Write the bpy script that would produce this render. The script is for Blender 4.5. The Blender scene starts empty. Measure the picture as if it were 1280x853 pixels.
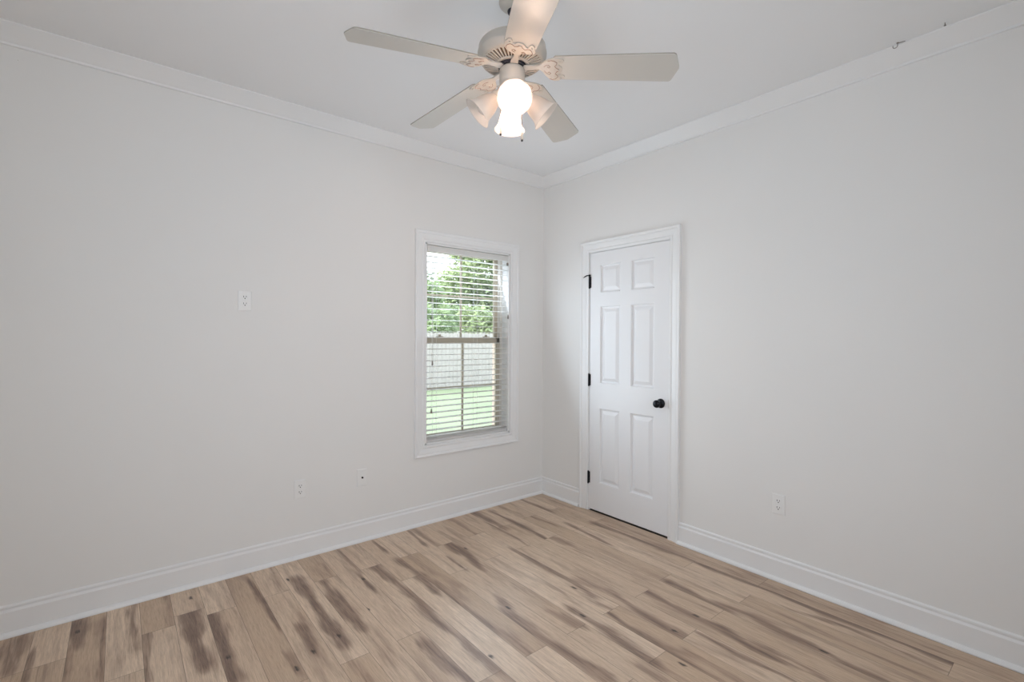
import bpy, bmesh, math, random
import numpy as np
from mathutils import Vector, Matrix
PI = math.pi
D = bpy.data
SC = bpy.context.scene
COL = SC.collection

# ------------------------------------------------------------------ camera
CAM_POS = Vector((-2.9151, -3.1481, 1.3768))
YAW, PITCH, ROLL = 0.6827, -0.0083, 0.0056
cy_, sy_, cp_, sp_ = math.cos(YAW), math.sin(YAW), math.cos(PITCH), math.sin(PITCH)
FW = Vector((sy_*cp_, cy_*cp_, sp_)); R0 = Vector((cy_, -sy_, 0)); U0 = R0.cross(FW)
RT = R0*math.cos(ROLL) + U0*math.sin(ROLL); UP = U0*math.cos(ROLL) - R0*math.sin(ROLL)
cam = D.objects.new('camera', D.cameras.new('camera')); COL.objects.link(cam)
cam.matrix_world = Matrix(((RT.x, UP.x, -FW.x, CAM_POS.x), (RT.y, UP.y, -FW.y, CAM_POS.y), (RT.z, UP.z, -FW.z, CAM_POS.z), (0, 0, 0, 1)))
cam.data.sensor_width = 36; cam.data.lens = 604.24/1280*36; cam.data.clip_start = 0.02; cam.data.clip_end = 400
SC.camera = cam

# ------------------------------------------------------------------ light and exposure
SC.view_settings.view_transform = 'Standard'; SC.view_settings.look = 'None'
SC.view_settings.gamma = 1; SC.view_settings.use_curve_mapping = False
SC.view_settings.exposure = 0.16
SC.cycles.max_bounces = 12; SC.cycles.diffuse_bounces = 8; SC.cycles.transparent_max_bounces = 16
SC.cycles.use_denoising = True; SC.cycles.sample_clamp_indirect = 6
w = D.worlds.new('sky'); SC.world = w; w.use_nodes = True
wn = w.node_tree.nodes; wl = w.node_tree.links
bg = wn['Background']
tc = wn.new('ShaderNodeTexCoord'); sx = wn.new('ShaderNodeSeparateXYZ'); cr = wn.new('ShaderNodeValToRGB')
wl.new(tc.outputs['Generated'], sx.inputs[0]); wl.new(sx.outputs['Z'], cr.inputs[0]); wl.new(cr.outputs[0], bg.inputs[0])
cr.color_ramp.elements[0].color = (0.95, 0.97, 1, 1); cr.color_ramp.elements[0].position = 0.0
cr.color_ramp.elements[1].color = (0.70, 0.82, 1.0, 1); cr.color_ramp.elements[1].position = 0.7
bg.inputs[1].default_value = 3.3

def sun(name, d, e, ang, col):
    l = D.lights.new(name, 'SUN'); l.energy = e; l.angle = ang; l.color = col
    o = D.objects.new(name, l); COL.objects.link(o); o.rotation_euler = Vector(d).to_track_quat('-Z', 'Y').to_euler(); return o
sun('sun', (0.74, -0.06, -0.62), 4.5, math.radians(3), (1, 0.96, 0.9))

def area(name, loc, target, sx, sy, power, col, spread=180):
    l = D.lights.new(name, 'AREA'); l.shape = 'RECTANGLE'; l.size = sx; l.size_y = sy; l.energy = power; l.color = col; l.spread = math.radians(spread)
    o = D.objects.new(name, l); COL.objects.link(o); o.location = loc
    o.rotation_euler = (Vector(target)-Vector(loc)).to_track_quat('-Z', 'Y').to_euler(); return o
area('rear_fill', (-2.3, -4.0, 1.5), (-1.1, 0, 1.5), 2.0, 1.6, 25, (0.86, 0.92, 1.0), 125)  # added fill light behind the camera; the rear wall has no window
area('side_fill', (-3.68, -2.2, 1.5), (0, -1.2, 1.4), 1.6, 1.5, 12, (0.70, 0.83, 1.0), 140)  # added cool fill from the left, no opening in that wall
area('daylight_front_window', (-0.78, -0.06, 1.32), (-0.95, -2.0, 2.05), 0.72, 1.42, 10.5, (0.74, 0.87, 1.0))
BULB_E = 170

H = 2.759           # ceiling height
XL, YB = -3.75, -4.1

# ------------------------------------------------------------------ materials
def mat(name, col, rough=0.5, metal=0.0, noise=0.0, nscale=20, bump=0.0, bscale=150, spec=0.5, trans=0.0):
    m = D.materials.new(name); m.use_nodes = True
    n = m.node_tree.nodes; l = m.node_tree.links; b = n['Principled BSDF']
    b.inputs['Base Color'].default_value = (*col, 1); b.inputs['Roughness'].default_value = rough
    b.inputs['Metallic'].default_value = metal; b.inputs['Specular IOR Level'].default_value = spec
    tcn = n.new('ShaderNodeTexCoord')
    nz = n.new('ShaderNodeTexNoise'); nz.inputs['Scale'].default_value = nscale; nz.inputs['Detail'].default_value = 4
    l.new(tcn.outputs['Object'], nz.inputs['Vector'])
    mx = n.new('ShaderNodeMix'); mx.data_type = 'RGBA'
    mx.inputs['A'].default_value = (*[c*(1-noise) for c in col], 1); mx.inputs['B'].default_value = (*[min(1, c*(1+noise)) for c in col], 1)
    l.new(nz.outputs['Fac'], mx.inputs['Factor']); l.new(mx.outputs['Result'], b.inputs['Base Color'])
    if bump:
        nb = n.new('ShaderNodeTexNoise'); nb.inputs['Scale'].default_value = bscale; nb.inputs['Detail'].default_value = 2
        l.new(tcn.outputs['Object'], nb.inputs['Vector'])
        bp = n.new('ShaderNodeBump'); bp.inputs['Strength'].default_value = bump; bp.inputs['Distance'].default_value = 0.002
        l.new(nb.outputs['Fac'], bp.inputs['Height']); l.new(bp.outputs['Normal'], b.inputs['Normal'])
    if trans:
        tr = n.new('ShaderNodeBsdfTranslucent'); tr.inputs[0].default_value = (*col, 1)
        ms = n.new('ShaderNodeMixShader'); ms.inputs[0].default_value = trans
        l.new(b.outputs[0], ms.inputs[1]); l.new(tr.outputs[0], ms.inputs[2]); l.new(ms.outputs[0], n['Material Output'].inputs[0])
    return m
def emit(name, col, s):
    m = D.materials.new(name); m.use_nodes = True; n = m.node_tree.nodes
    e = n.new('ShaderNodeEmission'); e.inputs[0].default_value = (*col, 1); e.inputs[1].default_value = s
    m.node_tree.links.new(e.outputs[0], n['Material Output'].inputs[0]); return m
M = {}
M['wall'] = mat('wall_paint', (0.790, 0.783, 0.765), 0.65, noise=0.01, nscale=3, bump=0.06, bscale=220, spec=0.3)
M['ceiling'] = mat('ceiling_paint', (0.83, 0.83, 0.83), 0.8, noise=0.01, nscale=3, bump=0.05, bscale=200, spec=0.2)
M['trim'] = mat('trim_enamel', (0.81, 0.81, 0.805), 0.35, noise=0.008, nscale=6)
M['door'] = mat('door_enamel', (0.80, 0.80, 0.805), 0.38, noise=0.008, nscale=5, bump=0.03, bscale=60)
M['black'] = mat('black_metal', (0.012, 0.012, 0.016), 0.3, metal=0.6, noise=0.2)
M['dark'] = mat('dark_recess', (0.02, 0.017, 0.015), 0.8, noise=0.2)
M['closet_floor_shade'] = mat('closet_floor_shade', (0.05, 0.035, 0.028), 0.8, noise=0.2)  # near-black colour paints in the shade seen through the door gap
M['plastic'] = mat('white_plastic', (0.82, 0.815, 0.80), 0.3, noise=0.01)
M['almond'] = mat('almond_vinyl', (0.50, 0.44, 0.35), 0.45, noise=0.03)
M['vinyl'] = mat('pale_vinyl', (0.72, 0.68, 0.63), 0.45, noise=0.02)
M['slat'] = mat('blind_slat', (0.87, 0.86, 0.84), 0.4, noise=0.01, trans=0.35)
M['cord'] = mat('blind_cord', (0.80, 0.79, 0.76), 0.8, noise=0.03)
M['tassel'] = mat('tassel', (0.22, 0.20, 0.18), 0.5, noise=0.05)
M['fan'] = mat('fan_enamel', (0.52, 0.48, 0.425), 0.4, noise=0.01)
M['blade'] = mat('fan_blade', (0.56, 0.54, 0.495), 0.42, noise=0.015, nscale=8)
M['blade_edge'] = mat('blade_edge', (0.30, 0.275, 0.23), 0.5, noise=0.05)
M['fan_dark'] = mat('fan_inner_motor', (0.03, 0.03, 0.04), 0.5, metal=0.5, noise=0.3)
M['shade'] = mat('frosted_glass', (0.88, 0.845, 0.81), 0.35, noise=0.01, trans=0.72)
sh_ = M['shade'].node_tree; out_ = sh_.nodes['Material Output']; src_ = out_.inputs[0].links[0].from_socket
tp_ = sh_.nodes.new('ShaderNodeBsdfTransparent'); mx_ = sh_.nodes.new('ShaderNodeMixShader'); mx_.inputs[0].default_value = 0.22
sh_.links.new(src_, mx_.inputs[1]); sh_.links.new(tp_.outputs[0], mx_.inputs[2]); sh_.links.new(mx_.outputs[0], out_.inputs[0])
M['bulb_on'] = emit('lit_bulb', (1.0, 0.70, 0.52), BULB_E)
M['bulb_off'] = mat('unlit_bulb', (0.85, 0.82, 0.78), 0.2, noise=0.01, trans=0.3)
M['antique'] = mat('antique_wash', (0.30, 0.20, 0.155), 0.6, noise=0.1)
M['brass'] = mat('aged_brass', (0.22, 0.13, 0.08), 0.45, metal=0.4, noise=0.1)
M['bark'] = mat('bark', (0.16, 0.12, 0.09), 0.9, noise=0.3, nscale=8, bump=0.5, bscale=30)
M['fence'] = mat('fence_wood', (0.42, 0.385, 0.365), 0.85, noise=0.15, nscale=5)
M['grass'] = mat('lawn', (0.235, 0.285, 0.165), 0.9, noise=0.25, nscale=0.6)
M['brick'] = mat('brick', (0.46, 0.38, 0.34), 0.85, noise=0.2, nscale=14)
def leafmat(name, c):
    return mat(name, c, 0.6, noise=0.35, nscale=1.2, trans=0.35)
M['leaf_a'] = leafmat('leaves_bright', (0.40, 0.48, 0.25))
M['leaf_b'] = leafmat('leaves_mid', (0.32, 0.41, 0.21))
M['leaf_c'] = leafmat('leaves_dark', (0.19, 0.27, 0.14))
g = D.materials.new('window_glass'); g.use_nodes = True; n = g.node_tree.nodes; l = g.node_tree.links
t_ = n.new('ShaderNodeBsdfTransparent'); t_.inputs[0].default_value = (0.97, 0.985, 0.975, 1)
gl = n.new('ShaderNodeBsdfGlossy'); gl.inputs['Roughness'].default_value = 0.02
fr = n.new('ShaderNodeFresnel'); fr.inputs[0].default_value = 1.45
ms = n.new('ShaderNodeMixShader'); l.new(fr.outputs[0], ms.inputs[0]); l.new(t_.outputs[0], ms.inputs[1]); l.new(gl.outputs[0], ms.inputs[2])
l.new(ms.outputs[0], n['Material Output'].inputs[0]); M['glass'] = g

def wood_floor():
    m = D.materials.new('oak_plank_floor'); m.use_nodes = True
    n = m.node_tree.nodes; l = m.node_tree.links; b = n['Principled BSDF']
    def N(t, **k):
        x = n.new(t)
        for a, v in k.items(): setattr(x, a, v)
        return x
    def math_(op, a, b_=None):
        x = N('ShaderNodeMath', operation=op)
        for i, v in enumerate((a, b_)):
            if v is None: continue
            if isinstance(v, (int, float)): x.inputs[i].default_value = v
            else: l.new(v, x.inputs[i])
        return x.outputs[0]
    def ramp(f, a, b_, ca, cb, smooth=False):
        x = N('ShaderNodeMapRange'); x.clamp = True
        if smooth: x.interpolation_type = 'SMOOTHSTEP'
        l.new(f, x.inputs['Value']); x.inputs['From Min'].default_value = a; x.inputs['From Max'].default_value = b_
        x.inputs['To Min'].default_value = ca; x.inputs['To Max'].default_value = cb; return x.outputs[0]
    def mixc(f, a, b_):
        x = N('ShaderNodeMix'); x.data_type = 'RGBA'
        if isinstance(f, (int, float)): x.inputs['Factor'].default_value = f
        else: l.new(f, x.inputs['Factor'])
        for k, v in (('A', a), ('B', b_)):
            if isinstance(v, tuple): x.inputs[k].default_value = (*v, 1)
            else: l.new(v, x.inputs[k])
        return x.outputs['Result']
    uv = N('ShaderNodeUVMap', uv_map='plank').outputs[0]      # metres across / along, offset per plank
    rnd = N('ShaderNodeAttribute', attribute_name='plank_tone').outputs['Fac']
    drk = N('ShaderNodeAttribute', attribute_name='heartwood').outputs['Fac']
    knt = N('ShaderNodeAttribute', attribute_name='knot').outputs['Fac']
    edg = N('ShaderNodeAttribute', attribute_name='joint').outputs['Fac']
    def noise(scale, det, sx, sy, dist=0.0, rough=0.55):
        mp = N('ShaderNodeMapping'); mp.inputs['Scale'].default_value = (sx, sy, 1); l.new(uv, mp.inputs[0])
        z = N('ShaderNodeTexNoise'); z.inputs['Scale'].default_value = scale; z.inputs['Detail'].default_value = det
        z.inputs['Distortion'].default_value = dist; z.inputs['Roughness'].default_value = rough
        l.new(mp.outputs[0], z.inputs['Vector']); return z.outputs['Fac']
    broad = noise(1.0, 3, 14, 1.8, 0.6)
    mid = noise(1.0, 4, 60, 4, 0.8)
    fine = noise(1.0, 5, 420, 14, 0.3, 0.65)
    # cathedral grain
    mp = N('ShaderNodeMapping'); mp.inputs['Scale'].default_value = (12, 0.5, 1); l.new(uv, mp.inputs[0])
    wv = N('ShaderNodeTexWave', wave_type='RINGS', rings_direction='Z'); wv.inputs['Scale'].default_value = 1.6; wv.inputs['Distortion'].default_value = 5
    wv.inputs['Detail'].default_value = 1; wv.inputs['Detail Scale'].default_value = 1.2; l.new(mp.outputs[0], wv.inputs['Vector'])
    light = mixc(rnd, (0.580, 0.430, 0.302), (0.785, 0.625, 0.475))
    c = mixc(ramp(mid, 0.35, 0.70, 0, 0.50), light, (0.46, 0.325, 0.225))
    c = mixc(ramp(broad, 0.50, 0.74, 0, 0.62, True), c, (0.32, 0.215, 0.155))
    c = mixc(math_('MULTIPLY', ramp(wv.outputs['Fac'], 0.5, 1.0, 0, 1), 0.09), c, (0.25, 0.17, 0.12))
    c = mixc(ramp(fine, 0.46, 0.68, 0, 0.50), c, (0.27, 0.18, 0.125))
    # heartwood streaks, broken up by grain
    f = math_('ADD', drk, math_('MULTIPLY', math_('SUBTRACT', mid, 0.5), 1.3))
    f = math_('MULTIPLY', ramp(f, 0.12, 0.85, 0, 0.85, True), ramp(drk, 0.02, 0.2, 0, 1))
    c = mixc(math_('MULTIPLY', ramp(math_('ADD', drk, math_('MULTIPLY', math_('SUBTRACT', broad, 0.5), 0.3)), 0.04, 0.50, 0, 0.62, True), ramp(drk, 0.0, 0.1, 0, 1)), c, (0.33, 0.215, 0.150))
    dk = mixc(ramp(fine, 0.35, 0.65, 0, 1), (0.235, 0.150, 0.112), (0.100, 0.062, 0.046))
    c = mixc(f, c, dk)
    c = mixc(ramp(math_('ADD', knt, math_('MULTIPLY', math_('SUBTRACT', fine, 0.5), 0.7)), 0.35, 0.7, 0, 0.9), c, (0.03, 0.02, 0.017))
    c = mixc(ramp(edg, 0.0, 1.0, 0, 1), c, (0.075, 0.05, 0.038))
    l.new(c, b.inputs['Base Color'])
    rr = ramp(fine, 0.3, 0.8, 0.34, 0.52); l.new(rr, b.inputs['Roughness'])
    bp = N('ShaderNodeBump'); bp.inputs['Strength'].default_value = 0.25; bp.inputs['Distance'].default_value = 0.001
    l.new(math_('SUBTRACT', math_('MULTIPLY', fine, 0.5), edg), bp.inputs['Height']); l.new(bp.outputs[0], b.inputs['Normal'])
    return m
M['floor'] = wood_floor()

# ------------------------------------------------------------------ mesh helpers
class MB:
    def __init__(s): s.v = []; s.f = []; s.sm = []
    def add(s, vs, fs, smooth=False):
        o = len(s.v); s.v += [tuple(v) for v in vs]; s.f += [tuple(i+o for i in f) for f in fs]; s.sm += [smooth]*len(fs)
    def box(s, a, b):
        (x0, y0, z0), (x1, y1, z1) = [tuple(min(p, q) for p, q in zip(a, b)), tuple(max(p, q) for p, q in zip(a, b))]
        s.add([(x0,y0,z0),(x1,y0,z0),(x1,y1,z0),(x0,y1,z0),(x0,y0,z1),(x1,y0,z1),(x1,y1,z1),(x0,y1,z1)],
              [(3,2,1,0),(4,5,6,7),(0,1,5,4),(1,2,6,5),(2,3,7,6),(3,0,4,7)])
    def lathe(s, prof, n=40, mtx=None, smooth=True, cap=True):
        """prof = [(radius, height)...] about local z"""
        vs = []; fs = []
        for r, z in prof:
            for k in range(n):
                a = 2*PI*k/n; v = Vector((r*math.cos(a), r*math.sin(a), z)); vs.append(mtx @ v if mtx else v)
        for i in range(len(prof)-1):
            for k in range(n):
                k2 = (k+1) % n; fs.append((i*n+k, i*n+k2, (i+1)*n+k2, (i+1)*n+k))
        if cap:
            if prof[0][0] > 1e-5: fs.append(tuple(range(n-1, -1, -1)))
            if prof[-1][0] > 1e-5: fs.append(tuple((len(prof)-1)*n+k for k in range(n)))
        s.add(vs, fs, smooth)
    def tube(s, pts, r, n=10, smooth=True):
        pts = [Vector(p) for p in pts]; rs = r if isinstance(r, (list, tuple)) else [r]*len(pts)
        vs = []; fs = []; t0 = None
        for i, p in enumerate(pts):
            t = (pts[min(i+1, len(pts)-1)]-pts[max(i-1, 0)]).normalized()
            if t0 is None:
                u = t.orthogonal().normalized()
            else: u = (u - t*u.dot(t)).normalized()
            t0 = t; w_ = t.cross(u)
            for k in range(n):
                a = 2*PI*k/n; vs.append(p + (u*math.cos(a)+w_*math.sin(a))*rs[i])
        for i in range(len(pts)-1):
            for k in range(n):
                k2 = (k+1) % n; fs.append((i*n+k, i*n+k2, (i+1)*n+k2, (i+1)*n+k))
        fs.append(tuple(range(n-1, -1, -1))); fs.append(tuple((len(pts)-1)*n+k for k in range(n)))
        s.add(vs, fs, smooth)
    def sweep(s, prof, path_fn, ends, closed=True):
        """prof points (a,b); path_fn(a,b,t) -> xyz; ends = list of t"""
        m = len(prof); vs = []; fs = []
        for t in ends:
            for a, b in prof: vs.append(path_fn(a, b, t))
        for i in range(len(ends)-1):
            for k in range(m if closed else m-1):
                k2 = (k+1) % m; fs.append((i*m+k, i*m+k2, (i+1)*m+k2, (i+1)*m+k))
        fs.append(tuple(range(m-1, -1, -1))); fs.append(tuple((len(ends)-1)*m+k for k in range(m)))
        s.add(vs, fs)
    def slab(s, outline, z0, z1, fn=None):
        """closed 2D outline extruded; fn maps (x,y,z) to 3D"""
        m = len(outline); vs = [(x, y, z0) for x, y in outline] + [(x, y, z1) for x, y in outline]
        if fn: vs = [fn(*v) for v in vs]
        fs = [tuple(range(m-1, -1, -1)), tuple(range(m, 2*m))] + [(k, (k+1) % m, m+(k+1) % m, m+k) for k in range(m)]
        s.add(vs, fs)
    def build(s, name, m, parent=None, bevel=0, seg=2, fix=True, tris=False):
        me = D.meshes.new(name); me.from_pydata(s.v, [], s.f); me.update()
        me.polygons.foreach_set('use_smooth', s.sm)
        if fix or tris:
            bm = bmesh.new(); bm.from_mesh(me)
            if fix: bmesh.ops.recalc_face_normals(bm, faces=bm.faces)
            if tris: bmesh.ops.triangulate(bm, faces=[f for f in bm.faces if len(f.verts) > 4])
            bm.to_mesh(me); bm.free()
        o = D.objects.new(name, me); COL.objects.link(o); me.materials.append(M[m] if isinstance(m, str) else m)
        if parent: o.parent = parent
        if bevel:
            md = o.modifiers.new('bevel', 'BEVEL'); md.width = bevel; md.segments = seg; md.limit_method = 'ANGLE'; md.angle_limit = math.radians(35)
            md.harden_normals = False
        return o
def tag(o, label=None, cat=None, group=None, kind=None):
    if label: o['label'] = label
    if cat: o['category'] = cat
    if group: o['group'] = group
    if kind: o['kind'] = kind
    return o
def empty(name, loc=(0, 0, 0), rz=0, label=None, cat=None, group=None, kind=None):
    o = D.objects.new(name, None); o.empty_display_size = 0.1; COL.objects.link(o); o.location = loc; o.rotation_euler = (0, 0, rz)
    return tag(o, label, cat, group, kind)
def struct(name, mb, m, label, cat, **k):
    return tag(mb.build(name, m, **k), label, cat, None, 'structure')

# ------------------------------------------------------------------ room shell
WIN = (-1.175, -0.385, 0.580, 2.066)      # clear opening x0,x1,z0,z1
DOOR = (-1.266, -0.546, 0.0, 2.048)       # clear opening y0,y1,z0,z1
T = 0.15
w_ = MB()   # the wall with the window (plane y=0)
w_.box((XL-T, 0, -0.02), (WIN[0], T, H)); w_.box((WIN[1], 0, -0.02), (T, T, H))
w_.box((WIN[0], 0, -0.02), (WIN[1], T, WIN[2])); w_.box((WIN[0], 0, WIN[3]), (WIN[1], T, H))
struct('wall_left', w_, 'wall', 'long white wall on the left holding the window', 'wall')
w_ = MB()
w_.box((0, YB-T, -0.02), (T, DOOR[0]-0.02, H)); w_.box((0, DOOR[1]+0.02, -0.02), (T, 0, H)); w_.box((0, DOOR[0]-0.02, DOOR[3]+0.02), (T, DOOR[1]+0.02, H))
struct('wall_right', w_, 'wall', 'white wall on the right holding the panelled door', 'wall')
w_ = MB(); w_.box((XL-T, YB-T, -0.02), (0, YB, H)); struct('wall_rear', w_, 'wall', 'white wall behind the viewer', 'wall')
w_ = MB(); w_.box((XL-T, YB, -0.02), (XL, 0, H)); struct('wall_side', w_, 'wall', 'white wall beyond the left edge of the picture', 'wall')
c_ = MB(); c_.box((XL-T, YB-T, H), (T, T, H+0.12)); struct('ceiling', c_, 'ceiling', 'flat pale ceiling carrying the fan', 'ceiling')

# closet shell behind the door so that the gap under it is dark
c_ = MB(); c_.box((T, DOOR[0]-0.25, -0.02), (0.9, DOOR[0]-0.2, 2.3)); c_.box((T, DOOR[1]+0.2, -0.02), (0.9, DOOR[1]+0.25, 2.3))
c_.box((0.9, DOOR[0]-0.25, -0.02), (0.95, DOOR[1]+0.25, 2.3)); c_.box((T, DOOR[0]-0.25, 2.3), (0.95, DOOR[1]+0.25, 2.35))
struct('wall_closet', c_, 'wall', 'inside of the closet behind the door', 'wall')
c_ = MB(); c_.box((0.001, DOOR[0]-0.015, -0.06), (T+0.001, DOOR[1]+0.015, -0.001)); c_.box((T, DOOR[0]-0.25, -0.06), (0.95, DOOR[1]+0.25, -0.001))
struct('floor_closet', c_, 'closet_floor_shade', 'closet floor beyond the door, shade painted into its dark colour', 'floor')

# floor: one mesh, planks as patches
PW, PX0, PL = 0.1275, -3.218, 1.19
JOINTS = [(-1, -0.371), (3, -0.357), (5, -0.372), (7, -0.36), (6, -1.135), (9, -0.374), (8, -1.136), (10, -1.143), (13, -1.584), (11, -1.582), (15, -1.58), (17, -1.59), (19, -1.59), (14, -1.958), (11, -0.354), (13, -0.371), (14, -0.733), (15, -0.378), (17, -0.372), (19, -0.385), (18, -0.751), (20, -0.752), (21, -0.385), (16, -0.748), (23, -0.391), (24, -0.744), (21, -1.593), (23, -1.599), (22, -1.954), (20, -1.959), (18, -1.955), (16, -1.953), (23, -2.808)]
STREAKS = [
    ([(-3.069, -0.072), (-3.059, -0.272)], 0.8, 0.03),
    ([(-2.973, -0.107), (-2.968, -0.634)], 0.5, 0.012),
    ([(-2.818, -0.098), (-2.823, -0.496), (-2.844, -0.75)], 0.5, 0.02),
    ([(-3.276, -0.062), (-3.268, -0.336)], 0.5, 0.04),
    ([(-3.211, -0.254), (-3.213, -0.455)], 0.6, 0.02),
    ([(-3.085, -0.557), (-3.082, -0.289)], 0.4, 0.02),
    ([(-2.621, -0.08), (-2.641, -0.285), (-2.652, -0.561), (-2.637, -0.778)], 0.85, 0.035),
    ([(-2.571, -0.384), (-2.562, -0.632), (-2.555, -0.792), (-2.559, -0.95)], 0.85, 0.03),
    ([(-2.349, -0.135), (-2.332, -0.486), (-2.333, -0.699)], 0.7, 0.015),
    ([(-2.134, -0.282), (-2.133, -0.568), (-2.139, -0.83), (-2.136, -0.95), (-2.135, -1.01)], 0.7, 0.03),
    ([(-2.245, -0.77), (-2.253, -0.965)], 0.6, 0.02),
    ([(-2.352, -0.94), (-2.346, -1.061)], 0.5, 0.015),
    ([(-2.239, -0.415), (-2.22, -0.707)], 0.3, 0.02),
    ([(-2.024, -0.393), (-2.037, -0.575), (-2.035, -0.767), (-2.025, -0.946)], 0.65, 0.03),
    ([(-2.029, -1.021), (-2.026, -1.267)], 0.3, 0.03),
    ([(-1.734, -0.542), (-1.703, -0.841), (-1.721, -1.106), (-1.7, -1.32), (-1.713, -1.464)], 0.55, 0.03),
    ([(-1.573, -0.67), (-1.56, -0.829), (-1.561, -1.072), (-1.554, -1.239), (-1.53, -1.456), (-1.533, -1.582)], 0.45, 0.025),
    ([(-1.856, -1.233), (-1.842, -1.413), (-1.825, -1.566)], 0.6, 0.03),
    ([(-1.842, -0.456), (-1.842, -0.626)], 0.8, 0.01),
    ([(-2.157, -1.162), (-2.148, -1.308)], 0.35, 0.03),
    ([(-1.368, -1.158), (-1.411, -1.31), (-1.413, -1.433), (-1.408, -1.591), (-1.395, -1.771), (-1.39, -1.897)], 0.5, 0.03),
    ([(-1.692, -1.434), (-1.708, -1.571)], 0.5, 0.03),
    ([(-1.232, -1.408), (-1.207, -1.574)], 0.45, 0.03),
    ([(-1.138, -1.455), (-1.142, -1.567), (-1.141, -1.69), (-1.163, -1.822), (-1.167, -1.888), (-1.165, -2.005)], 0.65, 0.025),
    ([(-0.977, -1.27), (-1.002, -1.469), (-0.979, -1.582)], 0.4, 0.015),
    ([(-0.903, -1.261), (-0.862, -1.459), (-0.886, -1.683)], 0.4, 0.03),
    ([(-1.013, -1.609), (-1.042, -1.729), (-1.039, -1.795), (-1.062, -1.917)], 0.6, 0.02),
    ([(-1.169, -0.042), (-1.22, -0.401), (-1.214, -0.63), (-1.247, -0.806)], 0.75, 0.03),
    ([(-1.73, -0.384), (-1.719, -0.613), (-1.71, -0.836)], 0.65, 0.03),
    ([(-1.554, -0.431), (-1.573, -0.67), (-1.59, -0.88)], 0.6, 0.03),
    ([(-1.594, -0.105), (-1.593, -0.228)], 0.8, 0.012),
    ([(-1.322, -0.614), (-1.327, -0.729)], 0.8, 0.01),
    ([(-1.327, -0.064), (-1.345, -0.302)], 0.6, 0.015),
    ([(-1.822, -0.076), (-1.824, -0.41)], 0.5, 0.015),
    ([(-0.762, -0.013), (-0.761, -0.42)], 0.65, 0.03),
    ([(-0.638, -0.11), (-0.642, -0.457), (-0.655, -0.767)], 0.65, 0.02),
    ([(-0.92, -0.747), (-0.934, -1.029), (-0.935, -1.292), (-0.961, -1.432)], 0.55, 0.03),
    ([(-0.285, -0.032), (-0.267, -0.403)], 0.5, 0.03),
    ([(-0.472, -0.35), (-0.437, -0.581)], 0.5, 0.012),
    ([(-0.345, -0.654), (-0.361, -0.827), (-0.384, -1.063)], 0.65, 0.012),
    ([(-0.606, -0.756), (-0.594, -0.897)], 0.5, 0.025),
    ([(-0.182, -0.782), (-0.172, -1.03), (-0.163, -1.157), (-0.145, -1.449), (-0.118, -1.596)], 0.6, 0.025),
    ([(-0.714, -0.263), (-0.824, -0.715)], 0.5, 0.012),
    ([(-0.516, -1.603), (-0.525, -1.779), (-0.554, -1.948)], 0.6, 0.03),
    ([(-0.699, -1.589), (-0.708, -1.751), (-0.71, -1.886), (-0.7, -2.003), (-0.731, -2.167), (-0.722, -2.296)], 0.65, 0.022),
    ([(-0.86, -1.512), (-0.886, -1.683), (-0.897, -1.829), (-0.892, -1.889), (-0.895, -1.941)], 0.55, 0.025),
    ([(-0.128, -1.602), (-0.142, -1.807), (-0.136, -1.983), (-0.157, -2.19), (-0.16, -2.367), (-0.148, -2.522), (-0.123, -2.688), (-0.098, -2.931)], 0.75, 0.02),
    ([(-0.5, -1.898), (-0.479, -2.052), (-0.507, -2.212), (-0.511, -2.378), (-0.534, -2.503), (-0.531, -2.584)], 0.6, 0.022),
    ([(-1.047, -1.71), (-1.059, -1.81), (-1.049, -1.969), (-1.07, -2.094), (-1.075, -2.166)], 0.5, 0.025),
    ([(-1.145, -1.786), (-1.158, -1.881), (-1.157, -1.961)], 0.6, 0.025),
    ([(-0.821, -1.97), (-0.83, -2.143), (-0.81, -2.331)], 0.65, 0.012),
    ([(-0.27, -2.156), (-0.221, -2.385), (-0.241, -2.572), (-0.259, -2.711)], 0.45, 0.015),
    ([(-0.703, -2.154), (-0.678, -2.311), (-0.698, -2.439)], 0.4, 0.025),
    ([(-1.21, -1.919), (-1.214, -2.038)], 0.4, 0.03),
]
KNOTS = [(-2.626, -0.136), (-2.555, -0.792), (-2.132, -0.938), (-2.258, -0.982), (-2.346, -1.049), (-1.943, -0.814), (-1.382, -1.242), (-1.673, -1.49), (-1.138, -1.527), (-0.977, -1.314), (-1.169, -0.534), (-0.697, -1.878), (-0.892, -1.881), (-1.074, -2.034), (-0.511, -2.378), (-3.065, -0.155), (-1.842, -0.503), (-2.177, -0.249)]
JOINTS = [(r_, min((-0.372, -0.750, -1.140, -1.585, -1.957, y_), key=lambda q: abs(q-y_)+(0.06 if q == y_ else 0))) for r_, y_ in JOINTS]
def row_of(x): return math.floor((x-PX0)/PW)
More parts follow.
